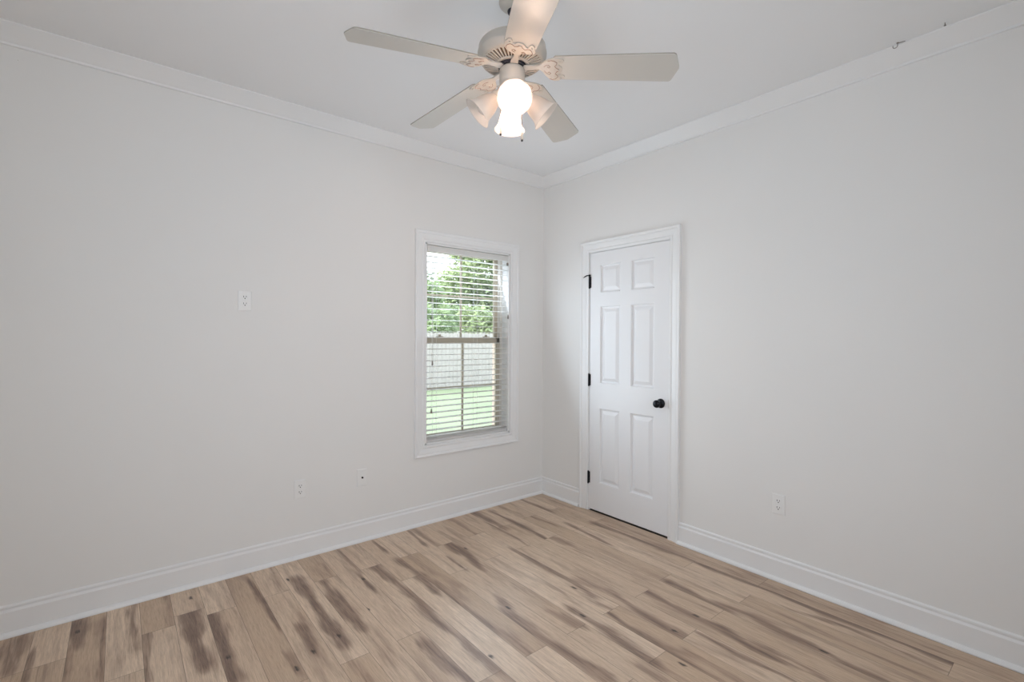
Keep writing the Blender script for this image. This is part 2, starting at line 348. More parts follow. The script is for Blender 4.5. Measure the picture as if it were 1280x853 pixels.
STREAKS += [([(-0.10, -0.1), (-0.10, -1.1), (-0.11, -2.0), (-0.10, -2.9)], 0.30, 0.05), ([(-0.09, -0.9), (-0.09, -1.5)], 0.30, 0.05), ([(-0.09, -2.2), (-0.09, -4.0)], 0.30, 0.05),
            ([(-3.15, -0.05), (-3.15, -0.9)], 0.28, 0.05), ([(-3.02, -0.5), (-3.02, -1.2)], 0.22, 0.05), ([(-2.90, -0.05), (-2.90, -0.8)], 0.22, 0.04),
            ([(-2.42, -0.05), (-2.42, -0.35)], 0.22, 0.05), ([(-1.98, -0.05), (-1.99, -0.34)], 0.25, 0.04), ([(-1.50, -0.4), (-1.50, -0.7)], 0.25, 0.04),
            ([(-1.20, -0.8), (-1.20, -1.55)], 0.30, 0.03), ([(-0.62, -1.0), (-0.60, -1.9)], 0.28, 0.02), ([(-0.32, -1.2), (-0.31, -1.55)], 0.25, 0.03),
            ([(-0.42, -1.65), (-0.42, -1.93)], 0.30, 0.03), ([(-0.35, -2.0), (-0.37, -2.8)], 0.30, 0.018), ([(-0.98, -2.0), (-1.0, -2.7)], 0.35, 0.02)]
def build_floor():
    rng = random.Random(7)
    V = []; F = []; UVc = []; tone = []; heart = []; knot = []; joint = []
    rows = range(row_of(XL)-0, row_of(0.0)+1)
    rowj = {}
    for px, py in JOINTS: rowj.setdefault(px, []).append(py)
    for r in rows:
        x0 = PX0+r*PW; x1 = x0+PW
        base = rowj.get(r, [-0.37*(1+(r*2) % 5)])[0]
        ys = []
        y = base
        while y < 0.02: y += PL
        while y > YB-0.02: ys.append(y); y -= PL
        ys.append(y)
        for py in rowj.get(r, []):
            if not any(abs(py-q) < 0.25 for q in ys): ys.append(py)
        ys.sort(reverse=True)
        for a in range(len(ys)-1):
            ya, yb = min(ys[a], 0.0), max(ys[a+1], YB)
            if ya-yb < 0.01: continue
            tn = rng.random(); ou, ov = rng.uniform(0, 40), rng.uniform(0, 40)
            st = [s for s in STREAKS if row_of(s[0][len(s[0])//2][0]) == r and yb-0.1 < s[0][len(s[0])//2][1] < ya+0.1]
            kn = [k for k in KNOTS if row_of(k[0]) == r and yb < k[1] < ya]
            mid = 0.5*(ya+yb)
            # planks (or parts of them) with no noted figure get a little of their own
            if not st:
                sx = rng.choice((x0+0.02, x1-0.02, x0+PW*0.5)); yy = rng.uniform(yb, ya)
                st = [([(sx, min(yy+0.35, ya)), (sx+rng.uniform(-.02, .02), yy), (sx, max(yy-0.35, yb))], rng.uniform(0.2, 0.45), 0.02)]
            nx = 12; ny = max(2, int((ya-yb)/0.02))
            xs = [x0, x0+0.0012] + [x0+PW*i/nx for i in range(1, nx)] + [x1-0.0012, x1]
            yl = [ya, ya-0.0014] + [ya+(yb-ya)*j/ny for j in range(1, ny)] + [yb+0.0014, yb]
            o = len(V)
            ex = rng.random()
            for j, y in enumerate(yl):
                for i, x in enumerate(xs):
                    V.append((min(x, 0.0), y, 0)); UVc.append((x-x0+ou, y+ov))
                    tone.append(tn)
                    h = 0
                    for pts, dk, wd in st:
                        p = sorted(pts, key=lambda q: -q[1])
                        if y > p[0][1]+0.10 or y < p[-1][1]-0.10: continue
                        yc = max(p[-1][1], min(p[0][1], y)); cx = p[0][0]
                        for q0, q1 in zip(p, p[1:]):
                            if q1[1] <= yc <= q0[1]:
                                t = (q0[1]-yc)/max(1e-6, q0[1]-q1[1]); cx = q0[0]+(q1[0]-q0[0])*t; break
                        cx = max(x0+0.008, min(x1-0.008, cx))
                        fade = 1-abs(y-yc)/0.10
                        wob = wd*(1.15+0.35*math.sin(y*11+ou)+0.15*math.sin(y*31+ov))
                        h = max(h, dk*fade*math.exp(-((x-cx)/wob)**2))
                    heart.append(h)
                    k_ = 0
                    for kx, ky in kn:
                        k_ = max(k_, math.exp(-(((x-kx)/0.010)**2+((y-ky)/0.024)**2)))
                    knot.append(k_)
                    joint.append(1.0 if i in (0, len(xs)-1) or j in (0, len(yl)-1) else 0.0)
            w2 = len(xs)
            for j in range(len(yl)-1):
                for i in range(w2-1):
                    if xs[i] >= 0: continue
                    F.append((o+j*w2+i, o+(j+1)*w2+i, o+(j+1)*w2+i+1, o+j*w2+i+1))
    me = D.meshes.new('floor'); me.from_pydata(V, [], F); me.update()
    for nm, arr in (('plank_tone', tone), ('heartwood', heart), ('knot', knot), ('joint', joint)):
        a = me.attributes.new(nm, 'FLOAT', 'POINT'); a.data.foreach_set('value', arr)
    uvl = me.uv_layers.new(name='plank')
    li = np.empty(len(me.loops), dtype=np.int32); me.loops.foreach_get('vertex_index', li)
    uvl.data.foreach_set('uv', np.array(UVc, dtype=np.float32)[li].ravel())
    me.materials.append(M['floor'])
    o = D.objects.new('floor', me); COL.objects.link(o)
    return tag(o, 'oak-look plank floor with brown streaks and knots', 'floor', None, 'structure')
build_floor()

# crown moulding (trim) and baseboards
CR = [(0, H), (0.085, H), (0.085, H-0.006), (0.076, H-0.013), (0.060, H-0.026), (0.040, H-0.043), (0.024, H-0.057), (0.013, H-0.066), (0.011, H-0.075), (0, H-0.077)]
BB = [(0, 0), (0.030, 0), (0.031, 0.006), (0.028, 0.014), (0.021, 0.020), (0.0145, 0.022), (0.0145, 0.112), (0.011, 0.117), (0.0075, 0.122), (0.0075, 0.128), (0.0105, 0.131), (0.0095, 0.138), (0.004, 0.143), (0, 0.143)]
def fn_left(a, b, t): return (min(t, 0) - (a if t >= 0 else 0) + (a if t <= XL+1e-6 else 0), -a, b)
def run(name, prof, side, t0, t1, label, cat, m0=True, m1=True):
    """m0/m1: mitre (pull in by a) at the end"""
    mb = MB()
    def f(a, b, t):
        u = t + (a if (t == t0 and m0) else 0) - (a if (t == t1 and m1) else 0)
        return {'left': (u, -a, b), 'right': (-a, u, b), 'rear': (u, YB+a, b), 'side': (XL+a, u, b)}[side]
    mb.sweep(prof, f, [t0, t1])
    return struct(name, mb, 'trim', label, cat)
run('trim_1', CR, 'left', XL, 0, 'white crown moulding above the window wall', 'crown moulding')
run('trim_2', CR, 'right', YB, 0, 'white crown moulding above the door wall', 'crown moulding')
run('trim_3', CR, 'rear', XL, 0, 'white crown moulding behind the viewer', 'crown moulding')
run('trim_4', CR, 'side', YB, 0, 'white crown moulding beyond the left edge', 'crown moulding')
run('baseboard_left', BB, 'left', XL, 0, 'tall white baseboard under the window', 'baseboard')
run('baseboard_right', BB, 'right', YB, DOOR[0]-0.083, 'long white baseboard right of the door', 'baseboard', True, False)
run('baseboard_corner', BB, 'right', DOOR[1]+0.092, 0, 'short white baseboard between the corner and the door', 'baseboard', False, True)
run('baseboard_rear', BB, 'rear', XL, 0, 'white baseboard behind the viewer', 'baseboard')
run('baseboard_side', BB, 'side', YB, 0, 'white baseboard beyond the left edge', 'baseboard')

# ------------------------------------------------------------------ window
win = empty('window_1', (0.5*(WIN[0]+WIN[1]), 0, WIN[2]), 0, 'almond vinyl double-hung window in a white picture-frame casing', 'window', None, 'structure')
wo = Vector(win.location)
def inwin(mb): mb.v = [tuple(Vector(v)-wo) for v in mb.v]; return mb
def casing(mb, u0, u1, v0, v1, wd, put, bottom=True):
    """mitred colonial casing round an opening; put(u, v, depth)"""
    prof = [(0.0, 0.0), (0.0, 0.010), (0.006, 0.012), (0.014, 0.0125), (0.020, 0.009), (0.024, 0.009), (0.034, 0.012), (0.055, 0.016), (0.062, 0.0155), (0.066, 0.021), (wd-0.004, 0.024), (wd, 0.021), (wd, 0.0)]
    s_ = []
    s_.append(lambda a, t: (u0-a, (v0-(a if bottom else 0)) if t == 0 else v1+a))
    s_.append(lambda a, t: (u1+a, (v0-(a if bottom else 0)) if t == 0 else v1+a))
    s_.append(lambda a, t: ((u0-a) if t == 0 else (u1+a), v1+a))
    if bottom: s_.append(lambda a, t: ((u0-a) if t == 0 else (u1+a), v0-a))
    for g_ in s_:
        mb.sweep(prof, lambda a, d, t, g_=g_: put(*g_(a, t), d), [0, 1])
mb = MB(); casing(mb, WIN[0]-0.006, WIN[1]+0.006, WIN[2]-0.004, WIN[3]+0.004, 0.082, lambda u, v, d: (u, -d, v))
inwin(mb).build('window_casing', 'trim', win)
mb = MB()   # jamb lining
j = 0.012
mb.box((WIN[0]-0.002, -0.004, WIN[2]), (WIN[0]+j, T+0.01, WIN[3])); mb.box((WIN[1]-j, -0.004, WIN[2]), (WIN[1]+0.002, T+0.01, WIN[3]))
mb.box((WIN[0], -0.004, WIN[3]-j), (WIN[1], T+0.01, WIN[3]+0.002)); mb.box((WIN[0], -0.004, WIN[2]-0.002), (WIN[1], T+0.01, WIN[2]+j))
inwin(mb).build('window_jamb', 'trim', win)
fx0, fx1, fz0, fz1 = WIN[0]+j, WIN[1]-j, WIN[2]+j, WIN[3]-j
mb = MB()   # outer vinyl frame
for (a, b) in (((fx0, .085, fz0), (fx0+.022, .15, fz1)), ((fx1-.022, .085, fz0), (fx1, .15, fz1)), ((fx0, .085, fz1-.010), (fx1, .15, fz1)), ((fx0, .085, fz0), (fx1, .15, fz0+.014))): mb.box(a, b)
inwin(mb).build('window_frame', 'vinyl', win, bevel=0.002)
def sash(name, z0, z1, y0, rail_top, rail_bot):
    x0, x1 = fx0+.020, fx1-.020; st = 0.034
    mb = MB(); mb.box((x0, y0, z0), (x0+st, y0+.026, z1)); mb.box((x1-st, y0, z0), (x1, y0+.026, z1))
    mb.box((x0, y0, z1-rail_top), (x1, y0+.026, z1)); mb.box((x0, y0, z0), (x1, y0+.026, z0+rail_bot))
    s_ = inwin(mb).build(name, 'almond', win, bevel=0.003)
    cx = .5*(x0+x1); cz = .5*(z0+rail_bot+z1-rail_top)
    mb = MB(); mb.box((cx-.008, y0+.008, z0+rail_bot), (cx+.008, y0+.018, z1-rail_top)); mb.box((x0+st, y0+.0085, cz-.007), (x1-st, y0+.0175, cz+.007))
    inwin(mb).build('muntin', 'almond', s_)
    mb = MB(); mb.box((x0+.01, y0+.0115, z0+.01), (x1-.01, y0+.0145, z1-.01))
    inwin(mb).build('pane', 'glass', s_, fix=True)
    return s_
zm = 1.350
sash('lower_sash', fz0+.012, zm+.022, .092, .048, .030)
sash('upper_sash', zm-.022, fz1-.008, .121, .022, .044)
mb = MB()
for x in (-1.0, -0.56): mb.box((x-.025, .078, zm+.022), (x+.025, .105, zm+.030)); mb.lathe([(.009, 0), (.009, .012), (.006, .014)], 12, Matrix.Translation((x, .09, zm+.030))); mb.box((x-.02, .084, zm+.034), (x+.008, .092, zm+.040))
inwin(mb).build('sash_lock', 'almond', win)

# ------------------------------------------------------------------ venetian blind
bl = empty('venetian_blind', (0.5*(WIN[0]+WIN[1]), 0.03, WIN[3]-j), 0, 'white venetian blind lowered and open inside the window casing', 'window blind')
bo = Vector(bl.location)
def inbl(mb): mb.v = [tuple(Vector(v)-bo) for v in mb.v]; return mb
bx0, bx1 = fx0+.004, fx1-.004
yc = 0.030
mb = MB(); mb.box((bx0+.004, yc-.024, 2.014), (bx1-.004, yc+.024, 2.050)); inbl(mb).build('head_rail', 'slat', bl, bevel=.003)
mb = MB(); mb.sweep([(0, 2.006), (.006, 2.004), (.009, 2.008), (.009, 2.044), (.006, 2.049), (.010, 2.0495), (.0, 2.050), (-.004, 2.048), (-.004, 2.006)], lambda a, b, t: (t, yc-.027-a, b), [bx0, bx1])
inbl(mb).build('valance', 'slat', bl)
mb = MB()
pitch = 0.0432; zt = 1.975; NS = 32
slz = [zt-i*pitch for i in range(NS)]
def slat(mb, z, y, tilt=0.0, th=.0026, hw=.0250, crown=.0022):
    pr = []
    for k in range(9):
        u = -1+2*k/8; pr.append((u*hw, crown*(1-u*u)))
    pr2 = [(a, b-th) for a, b in reversed(pr)]
    c, s_ = math.cos(tilt), math.sin(tilt)
    mb.sweep([(a*c-b*s_, a*s_+b*c) for a, b in pr+pr2], lambda a, b, t: (t, y+a, z+b), [bx0+.003, bx1-.003])
for i, z in enumerate(slz): slat(mb, z, yc, 0.02)
zb = slz[-1]
for i in range(3): slat(mb, zb-.014-.0052*i, yc, 0.0)
inbl(mb).build('slats', 'slat', bl)
mb = MB(); zr = fz0+.0005; mb.box((bx0+.003, yc-.026, zr), (bx1-.003, yc+.026, zr+.019)); inbl(mb).build('bottom_rail', 'slat', bl, bevel=.004, seg=3)
for x in (-1.078, -0.708, -0.460):
    mb = MB()
    for y in (yc-.0265, yc+.0265): mb.box((x-.0008, y-.0006, zr+.01), (x+.0008, y+.0006, 2.02))
    for z in slz: mb.box((x-.0006, yc-.0265, z-.003), (x+.0006, yc+.0265, z-.002))
    inbl(mb).build('ladder_cord', 'cord', bl)
def cordset(x, ztas, name, dx=0.0):
    mb = MB(); mb.tube([(x, yc-.030, 2.010), (x+dx*.5, yc-.036, (2.01+ztas)/2), (x+dx, yc-.036, ztas+.02)], .0010, 6)
    c = inbl(mb).build(name, 'cord', bl)
    mb = MB(); mb.lathe([(.0015, .024), (.0045, .018), (.0065, .004), (.0068, -.008), (.004, -.013)], 12, Matrix.Translation((x+dx, yc-.036, ztas)))
    inbl(mb).build('tassel', 'tassel', c)
cordset(-1.118, 1.175, 'lift_cord'); cordset(-1.122, 0.821, 'lift_cord', -.003)
cordset(-0.405, 1.539, 'tilt_cord', .001)
mb = MB(); mb.box((bx1-.018, yc-.040, 1.968), (bx1-.004, yc-.028, 1.992)); inbl(mb).build('valance_clip', 'tassel', bl, bevel=.002)

# ------------------------------------------------------------------ door
dr = empty('door_1', (0, DOOR[0], 0), 0, 'white six-panel door with black knob and hinges', 'door', None, 'structure')
do = Vector(dr.location)
def indr(mb): mb.v = [tuple(Vector(v)-do) for v in mb.v]; return mb
mb = MB(); casing(mb, DOOR[0]-.004, DOOR[1]+.004, 0.0, DOOR[3]+.004, 0.083, lambda u, v, d: (-d, u, v), bottom=False)
indr(mb).build('door_casing', 'trim', dr)
mb = MB()
mb.box((-.003, DOOR[0]-.02, 0), (T, DOOR[0], DOOR[3])); mb.box((-.003, DOOR[1], 0), (T, DOOR[1]+.02, DOOR[3])); mb.box((-.003, DOOR[0]-.02, DOOR[3]), (T, DOOR[1]+.02, DOOR[3]+.02))
mb.box((.040, DOOR[0], 0), (.052, DOOR[0]+.012, DOOR[3])); mb.box((.040, DOOR[1]-.012, 0), (.052, DOOR[1], DOOR[3])); mb.box((.040, DOOR[0], DOOR[3]-.012), (.052, DOOR[1], DOOR[3]))
indr(mb).build('door_jamb', 'trim', dr)
sy0, sy1, sz0, sz1 = DOOR[0]+.003, DOOR[1]-.003, .014, DOOR[3]-.003
XS, XT = 0.000, 0.035
ycol = [(-1.146, -0.944), (-0.847, -0.652)]
zrow = [(0.236, 0.823), (1.017, 1.621), (1.726, 1.945)]
def panelled(mb):
    ys = sorted({sy0, sy1, *[v for p in ycol for v in p]}); zs = sorted({sz0, sz1, *[v for p in zrow for v in p]})
    for iy in range(len(ys)-1):
        for iz in range(len(zs)-1):
            y0, y1, z0, z1 = ys[iy], ys[iy+1], zs[iz], zs[iz+1]
            isp = (y0, y1) in [tuple(p) for p in ycol] and (z0, z1) in [tuple(p) for p in zrow]
            if not isp: mb.add([(XS, y0, z0), (XS, y1, z0), (XS, y1, z1), (XS, y0, z1)], [(0, 1, 2, 3)]); continue
            rings = [(0, 0), (.003, .001), (.008, .0120), (.015, .0140), (.019, .0140), (.043, .0040), (.047, .0035)]
            prev = None
            for ins, dep in rings:
                q = [(XS+dep, y0+ins, z0+ins), (XS+dep, y1-ins, z0+ins), (XS+dep, y1-ins, z1-ins), (XS+dep, y0+ins, z1-ins)]
                if prev:
                    for k in range(4): mb.add([prev[k], prev[(k+1) % 4], q[(k+1) % 4], q[k]], [(0, 1, 2, 3)])
                prev = q
            mb.add(prev, [(0, 1, 2, 3)])
    b = [(XT, sy0, sz0), (XT, sy1, sz0), (XT, sy1, sz1), (XT, sy0, sz1)]; a = [(XS, *p[1:]) for p in b]
    mb.add(b, [(3, 2, 1, 0)])
    for k in range(4): mb.add([a[k], b[k], b[(k+1) % 4], a[(k+1) % 4]], [(0, 1, 2, 3)])
mb = MB(); panelled(mb)
slab = indr(mb).build('door_slab', 'door', dr, fix=False)
bm = bmesh.new(); bm.from_mesh(slab.data); bmesh.ops.remove_doubles(bm, verts=bm.verts, dist=1e-5); bmesh.ops.recalc_face_normals(bm, faces=bm.faces); bm.to_mesh(slab.data); bm.free()
for i, z in enumerate((1.816, 1.039, 0.263)):
    mb = MB(); yh = DOOR[1]-.0015
    mb.lathe([(.0035, -.052), (.006, -.048), (.0072, -.045), (.0072, -.016), (.0066, -.0155), (.0066, -.0145), (.0072, -.014), (.0072, .014), (.0066, .0145), (.0066, .0155), (.0072, .016), (.0072, .045), (.006, .048), (.0035, .052)], 16, Matrix.Translation((-.0085, yh, z)))
    mb.box((-.0035, yh-.012, z-.0445), (.001, yh, z+.0445)); mb.box((-.0045, yh, z-.0445), (.001, yh+.005, z+.0445))
    h = indr(mb).build('hinge', 'black', dr)
    if i == 0:      # hinge-pin door stop with its rubber-tipped screw
        mb = MB(); mb.lathe([(.010, .050), (.010, .058), (.004, .062)], 14, Matrix.Translation((-.0085, yh, z)))
        mb.tube([(-.0085, yh, z+.054), (-.028, yh+.010, z+.052), (-.040, yh+.028, z+.040)], .0045, 8)
        mb.tube([(-.040, yh+.028, z+.040), (-.030, yh+.052, z+.036)], .0022, 8)
        s_ = indr(mb).build('door_stop', 'black', h)
        mb = MB(); mb.tube([(-.034, yh+.044, z+.0375), (-.028, yh+.056, z+.0355)], .006, 10); indr(mb).build('bumper', 'plastic', s_)
ky, kz = -1.203, 0.922
mb = MB(); rotx = Matrix.Translation((0, ky, kz)) @ Matrix.Rotation(-PI/2, 4, 'Y')
mb.lathe([(.033, 0), (.033, .004), (.030, .008), (.016, .011), (.012, .013), (.0110, .032), (.014, .037), (.0225, .042), (.0265, .049), (.0265, .056), (.0225, .063), (.014, .067), (0.0001, .0685)], 32, rotx)
indr(mb).build('door_knob', 'black', dr)
mb = MB(); mb.box((-.001, DOOR[0]+.0002, kz-.030), (.022, DOOR[0]+.0026, kz+.030)); indr(mb).build('latch_plate', 'brass', dr)

# ------------------------------------------------------------------ outlets
def plate(mb, w=.035, h=.0575):
    # pillowed wall plate facing local -y
    rings = [(0, 0), (0, .002), (.002, .0042), (.006, .0052)]
    prev = None
    for ins, d in rings:
        q = [(-w+ins, -d, -h+ins), (w-ins, -d, -h+ins), (w-ins, -d, h-ins), (-w+ins, -d, h-ins)]
        if prev:
            for k in range(4): mb.add([prev[k], prev[(k+1) % 4], q[(k+1) % 4], q[k]], [(0, 1, 2, 3)])
        prev = q
    mb.add(prev, [(0, 1, 2, 3)])
def outlet(loc, rz, label):
    o = empty('wall_outlet', loc, rz, label, 'electrical outlet')
    mb = MB(); plate(mb); mb.build('cover_plate', 'plastic', o)
    for s_ in (1, -1):
        mb = MB(); pts = []
        for k in range(28):
            a = 2*PI*k/28; x, z = .0172*math.cos(a), .0172*math.sin(a); z = max(-.0135, min(.0135, z)); pts.append((x, z+s_*.0195))
        mb.slab(pts, -.0050, -.0072, lambda x, y, z: (x, z, y))
        rc = mb.build('receptacle', 'plastic', o, bevel=.0006)
        mb = MB(); zc = s_*.0195
        mb.box((-.0082, -.0076, zc-.0008), (-.0054, -.0070, zc+.0088)); mb.box((.0054, -.0076, zc+.0002), (.0080, -.0070, zc+.0083))
        mb.lathe([(.0031, 0), (.0031, .0005)], 14, Matrix.Translation((0, -.0070, zc-.0065)) @ Matrix.Rotation(PI/2, 4, 'X'))
        mb.build('slots', 'dark', rc)
    mb = MB(); mb.lathe([(.003, 0), (.003, .001), (.002, .0015)], 14, Matrix.Translation((0, -.0050, 0)) @ Matrix.Rotation(PI/2, 4, 'X')); mb.build('screw', 'plastic', o)
    return o
outlet((-2.350, 0, 1.578), 0, 'white wall outlet set high at chest height on the left wall')
outlet((-2.044, 0, 0.4255), 0, 'white duplex outlet low on the left wall, above the baseboard')
outlet((0, -1.980, 0.431), -PI/2, 'white duplex outlet low on the right wall, right of the door')
o = empty('cable_jack', (-1.648, 0, 0.427), 0, 'white cable jack plate with single dark socket on the left wall', 'cable jack')
mb = MB(); plate(mb); mb.build('cover_plate', 'plastic', o)
mb = MB(); rm = Matrix.Translation((0, -.0048, 0)) @ Matrix.Rotation(PI/2, 4, 'X')
mb.lathe([(.0062, 0), (.0062, .003), (.0046, .0035), (.0046, .0100), (.0030, .0100), (.0030, .006)], 18, rm, cap=False); mb.lathe([(.0046, .0095), (.0046, .0099)], 16, rm); mb.build('coaxial_socket', 'dark', o)
for s_ in (1, -1):
    mb = MB(); mb.lathe([(.003, 0), (.003, .001), (.002, .0015)], 14, Matrix.Translation((0, -.0050, s_*.042)) @ Matrix.Rotation(PI/2, 4, 'X')); mb.build('screw', 'plastic', o)

# little hardware left in the plaster
def hook(loc, label):
    mb = MB(); x, y, z = loc; pts = [(x, y, z), (x-.0, y, z-.012)]
    for k in range(11):
        a = PI*1.15*k/10; pts.append((x, y+.009-.009*math.cos(a), z-.012-.009*math.sin(a)))
    mb.tube(pts, .0016, 8); mb.lathe([(.005, 0), (.005, -.002), (.0016, -.003)], 14, Matrix.Translation((x, y, z)))
    mb.tube([(x, y, z-.003), (x+.002, y-.028, z-.004)], .0016, 6)
    return tag(mb.build('ceiling_hook', 'tassel'), label, 'hook')
hook((-.098, -2.520, H), 'small metal cup hook screwed up beside the right crown moulding')
mb = MB(); mb.lathe([(.0016, 0), (.0016, -.010), (.0045, -.011), (.0045, -.013), (.001, -.0135)], 14, Matrix.Translation((-.118, -2.690, H)))
tag(mb.build('ceiling_nail', 'tassel'), 'tiny nail in the ceiling edge, further right than the cup hook', 'nail')
for x, z, lb in ((-2.938, .661, 'tiny nail head low on the left wall, lower of two'), (-2.946, .745, 'tiny nail head low on the left wall, upper of two'), (-3.27, 2.63, 'tiny nail head under the crown moulding at the far left')):
    mb = MB(); mb.lathe([(.003, 0), (.003, .0010), (.0015, .0016)], 12, Matrix.Translation((x, 0.0002, z)) @ Matrix.Rotation(PI/2, 4, 'X'))
    tag(mb.build('wall_nail', 'cord'), lb, 'nail')

# ------------------------------------------------------------------ ceiling fan
FX, FY = -1.6567, -1.5914
fan = empty('ceiling_fan', (FX, FY, H), 0, 'off-white five-blade ceiling fan with a four-shade light kit', 'ceiling fan')
def Z(z): return z-H
mb = MB(); mb.lathe([(.054, Z(H)), (.056, Z(2.754)), (.053, Z(2.742)), (.042, Z(2.730)), (.022, Z(2.722)), (.014, Z(2.720))], 40); mb.build('canopy', 'fan', fan)
mb = MB(); mb.lathe([(.018, Z(2.726)), (.021, Z(2.717)), (.018, Z(2.708)), (.012, Z(2.703))], 24); mb.build('hanger_ball', 'fan_dark', fan)
mb = MB(); mb.lathe([(.0105, Z(2.70)), (.0105, Z(2.62)), (.020, Z(2.618)), (.020, Z(2.600)), (.026, Z(2.596))], 24); mb.build('downrod', 'fan', fan)
RM = .140
mb = MB(); mb.lathe([(.022, Z(2.592)), (.080, Z(2.589)), (.118, Z(2.583)), (.132, Z(2.576)), (RM-.002, Z(2.567)), (RM-.002, Z(2.546)), (RM+.002, Z(2.543)), (RM+.002, Z(2.534)), (RM-.002, Z(2.530)), (.134, Z(2.518)), (.127, Z(2.508)), (.122, Z(2.506)), (.122, Z(2.512))], 64, cap=False)
mb.build('motor_housing', 'fan', fan)
mb = MB(); mb.lathe([(.1235, Z(2.509)), (.1225, Z(2.5045)), (.118, Z(2.5045)), (.118, Z(2.509))], 64, cap=False)
mb.lathe([(.072, Z(2.496)), (.071, Z(2.492)), (.060, Z(2.490)), (.060, Z(2.500))], 64, cap=False)
NR = 44
for k in range(NR):
    a = 2*PI*k/NR; hw = .0029
    def P(r, s_, z): return (r*math.cos(a)-s_*math.sin(a), r*math.sin(a)+s_*math.cos(a), z)
    mb.add([P(.068, -hw*.75, Z(2.4925)), P(.068, hw*.75, Z(2.4925)), P(.120, hw*1.3, Z(2.5045)), P(.120, -hw*1.3, Z(2.5045)), P(.068, -hw*.75, Z(2.4965)), P(.068, hw*.75, Z(2.4965)), P(.120, hw*1.3, Z(2.5085)), P(.120, -hw*1.3, Z(2.5085))],
           [(3,2,1,0),(4,5,6,7),(0,1,5,4),(1,2,6,5),(2,3,7,6),(3,0,4,7)])
mb.build('vent_ring', 'fan', fan)
mb = MB(); mb.lathe([(.121, Z(2.524)), (.100, Z(2.517)), (.056, Z(2.508))], 48, cap=False); mb.build('motor_core', 'brass', fan)
mb = MB(); mb.lathe([(.055, Z(2.510)), (.055, Z(2.486)), (.050, Z(2.484))], 40)
for k in range(10):
    a = 2*PI*k/10; mb.lathe([(.006, 0), (.006, -.006)], 8, Matrix.Translation((.052*math.cos(a), .052*math.sin(a), Z(2.488))))
mb.build('flywheel', 'fan_dark', fan)
mb = MB(); mb.lathe([(.040, Z(2.486)), (.050, Z(2.478)), (.053, Z(2.472)), (.053, Z(2.424)), (.050, Z(2.418)), (.053, Z(2.414)), (.053, Z(2.404)), (.046, Z(2.392)), (.030, Z(2.384)), (.012, Z(2.380)), (.008, Z(2.370)), (.001, Z(2.368))], 44)
mb.build('switch_housing', 'fan', fan)
# blades
PH0 = 0.424; BP = math.radians(12); ZBL = 2.448
def blade_outline():
    pts = [(.172, -.052), (.180, -.0605), (.60, -.0715), (.632, -.0715), (.640, -.067), (.644, -.058), (.661, -.006), (.662, 0), (.661, .006), (.644, .058), (.640, .067), (.632, .0715), (.60, .0715), (.180, .0605), (.172, .052)]
    return pts
def bl_fn(a, dz=0):
    c, s_ = math.cos(a), math.sin(a); tp = math.tan(BP)
    def f(x, y, z):
        k = max(0.0, min(1.0, (x-.10)/.07)); k = k*k*(3-2*k)
        zz = Z(2.470)+(1-k)*(.016)+z+dz - y*tp*k - max(0, x-.2)*.078
        return (x*c-y*s_, x*s_+y*c, zz)
    return f
def bracket_outline():
    top = [(.050, .020), (.075, .017), (.100, .0125), (.118, .0135), (.135, .024), (.150, .042), (.168, .053), (.190, .055), (.206, .052), (.213, .047), (.207, .040), (.196, .034), (.190, .026), (.192, .018), (.199, .010), (.203, .004)]
    # wave outline: finger at middle
    return top + [(x, -y) for x, y in reversed(top)]
def sub(poly, n):
    out = []
    for i in range(len(poly)):
        a, b = poly[i], poly[(i+1) % len(poly)]
        for k in range(n): out.append((a[0]+(b[0]-a[0])*k/n, a[1]+(b[1]-a[1])*k/n))
    return out
def strip_slab(mb, outline_top, z0, z1, f):
    """symmetric outline meshed in cross strips so that it can bend"""
    xs = outline_top
    vs = []; fs = []
    for x, y in xs:
        for yy in (y, y*.5, 0, -y*.5, -y): vs += [f(x, yy, z0), f(x, yy, z1)]
    m = 10
    for i in range(len(xs)-1):
        for k in range(4):
            a = i*m+k*2; b = a+m
            fs += [(a, a+2, b+2, b), (a+1, b+1, b+3, a+3)]
        fs += [(i*m, i*m+m, i*m+m+1, i*m+1), (i*m+8, i*m+9, i*m+m+9, i*m+m+8)]
    for base in (0, (len(xs)-1)*m):
        for k in range(4): fs.append((base+2*k, base+2*k+1, base+2*k+3, base+2*k+2))
    mb.add(vs, fs)
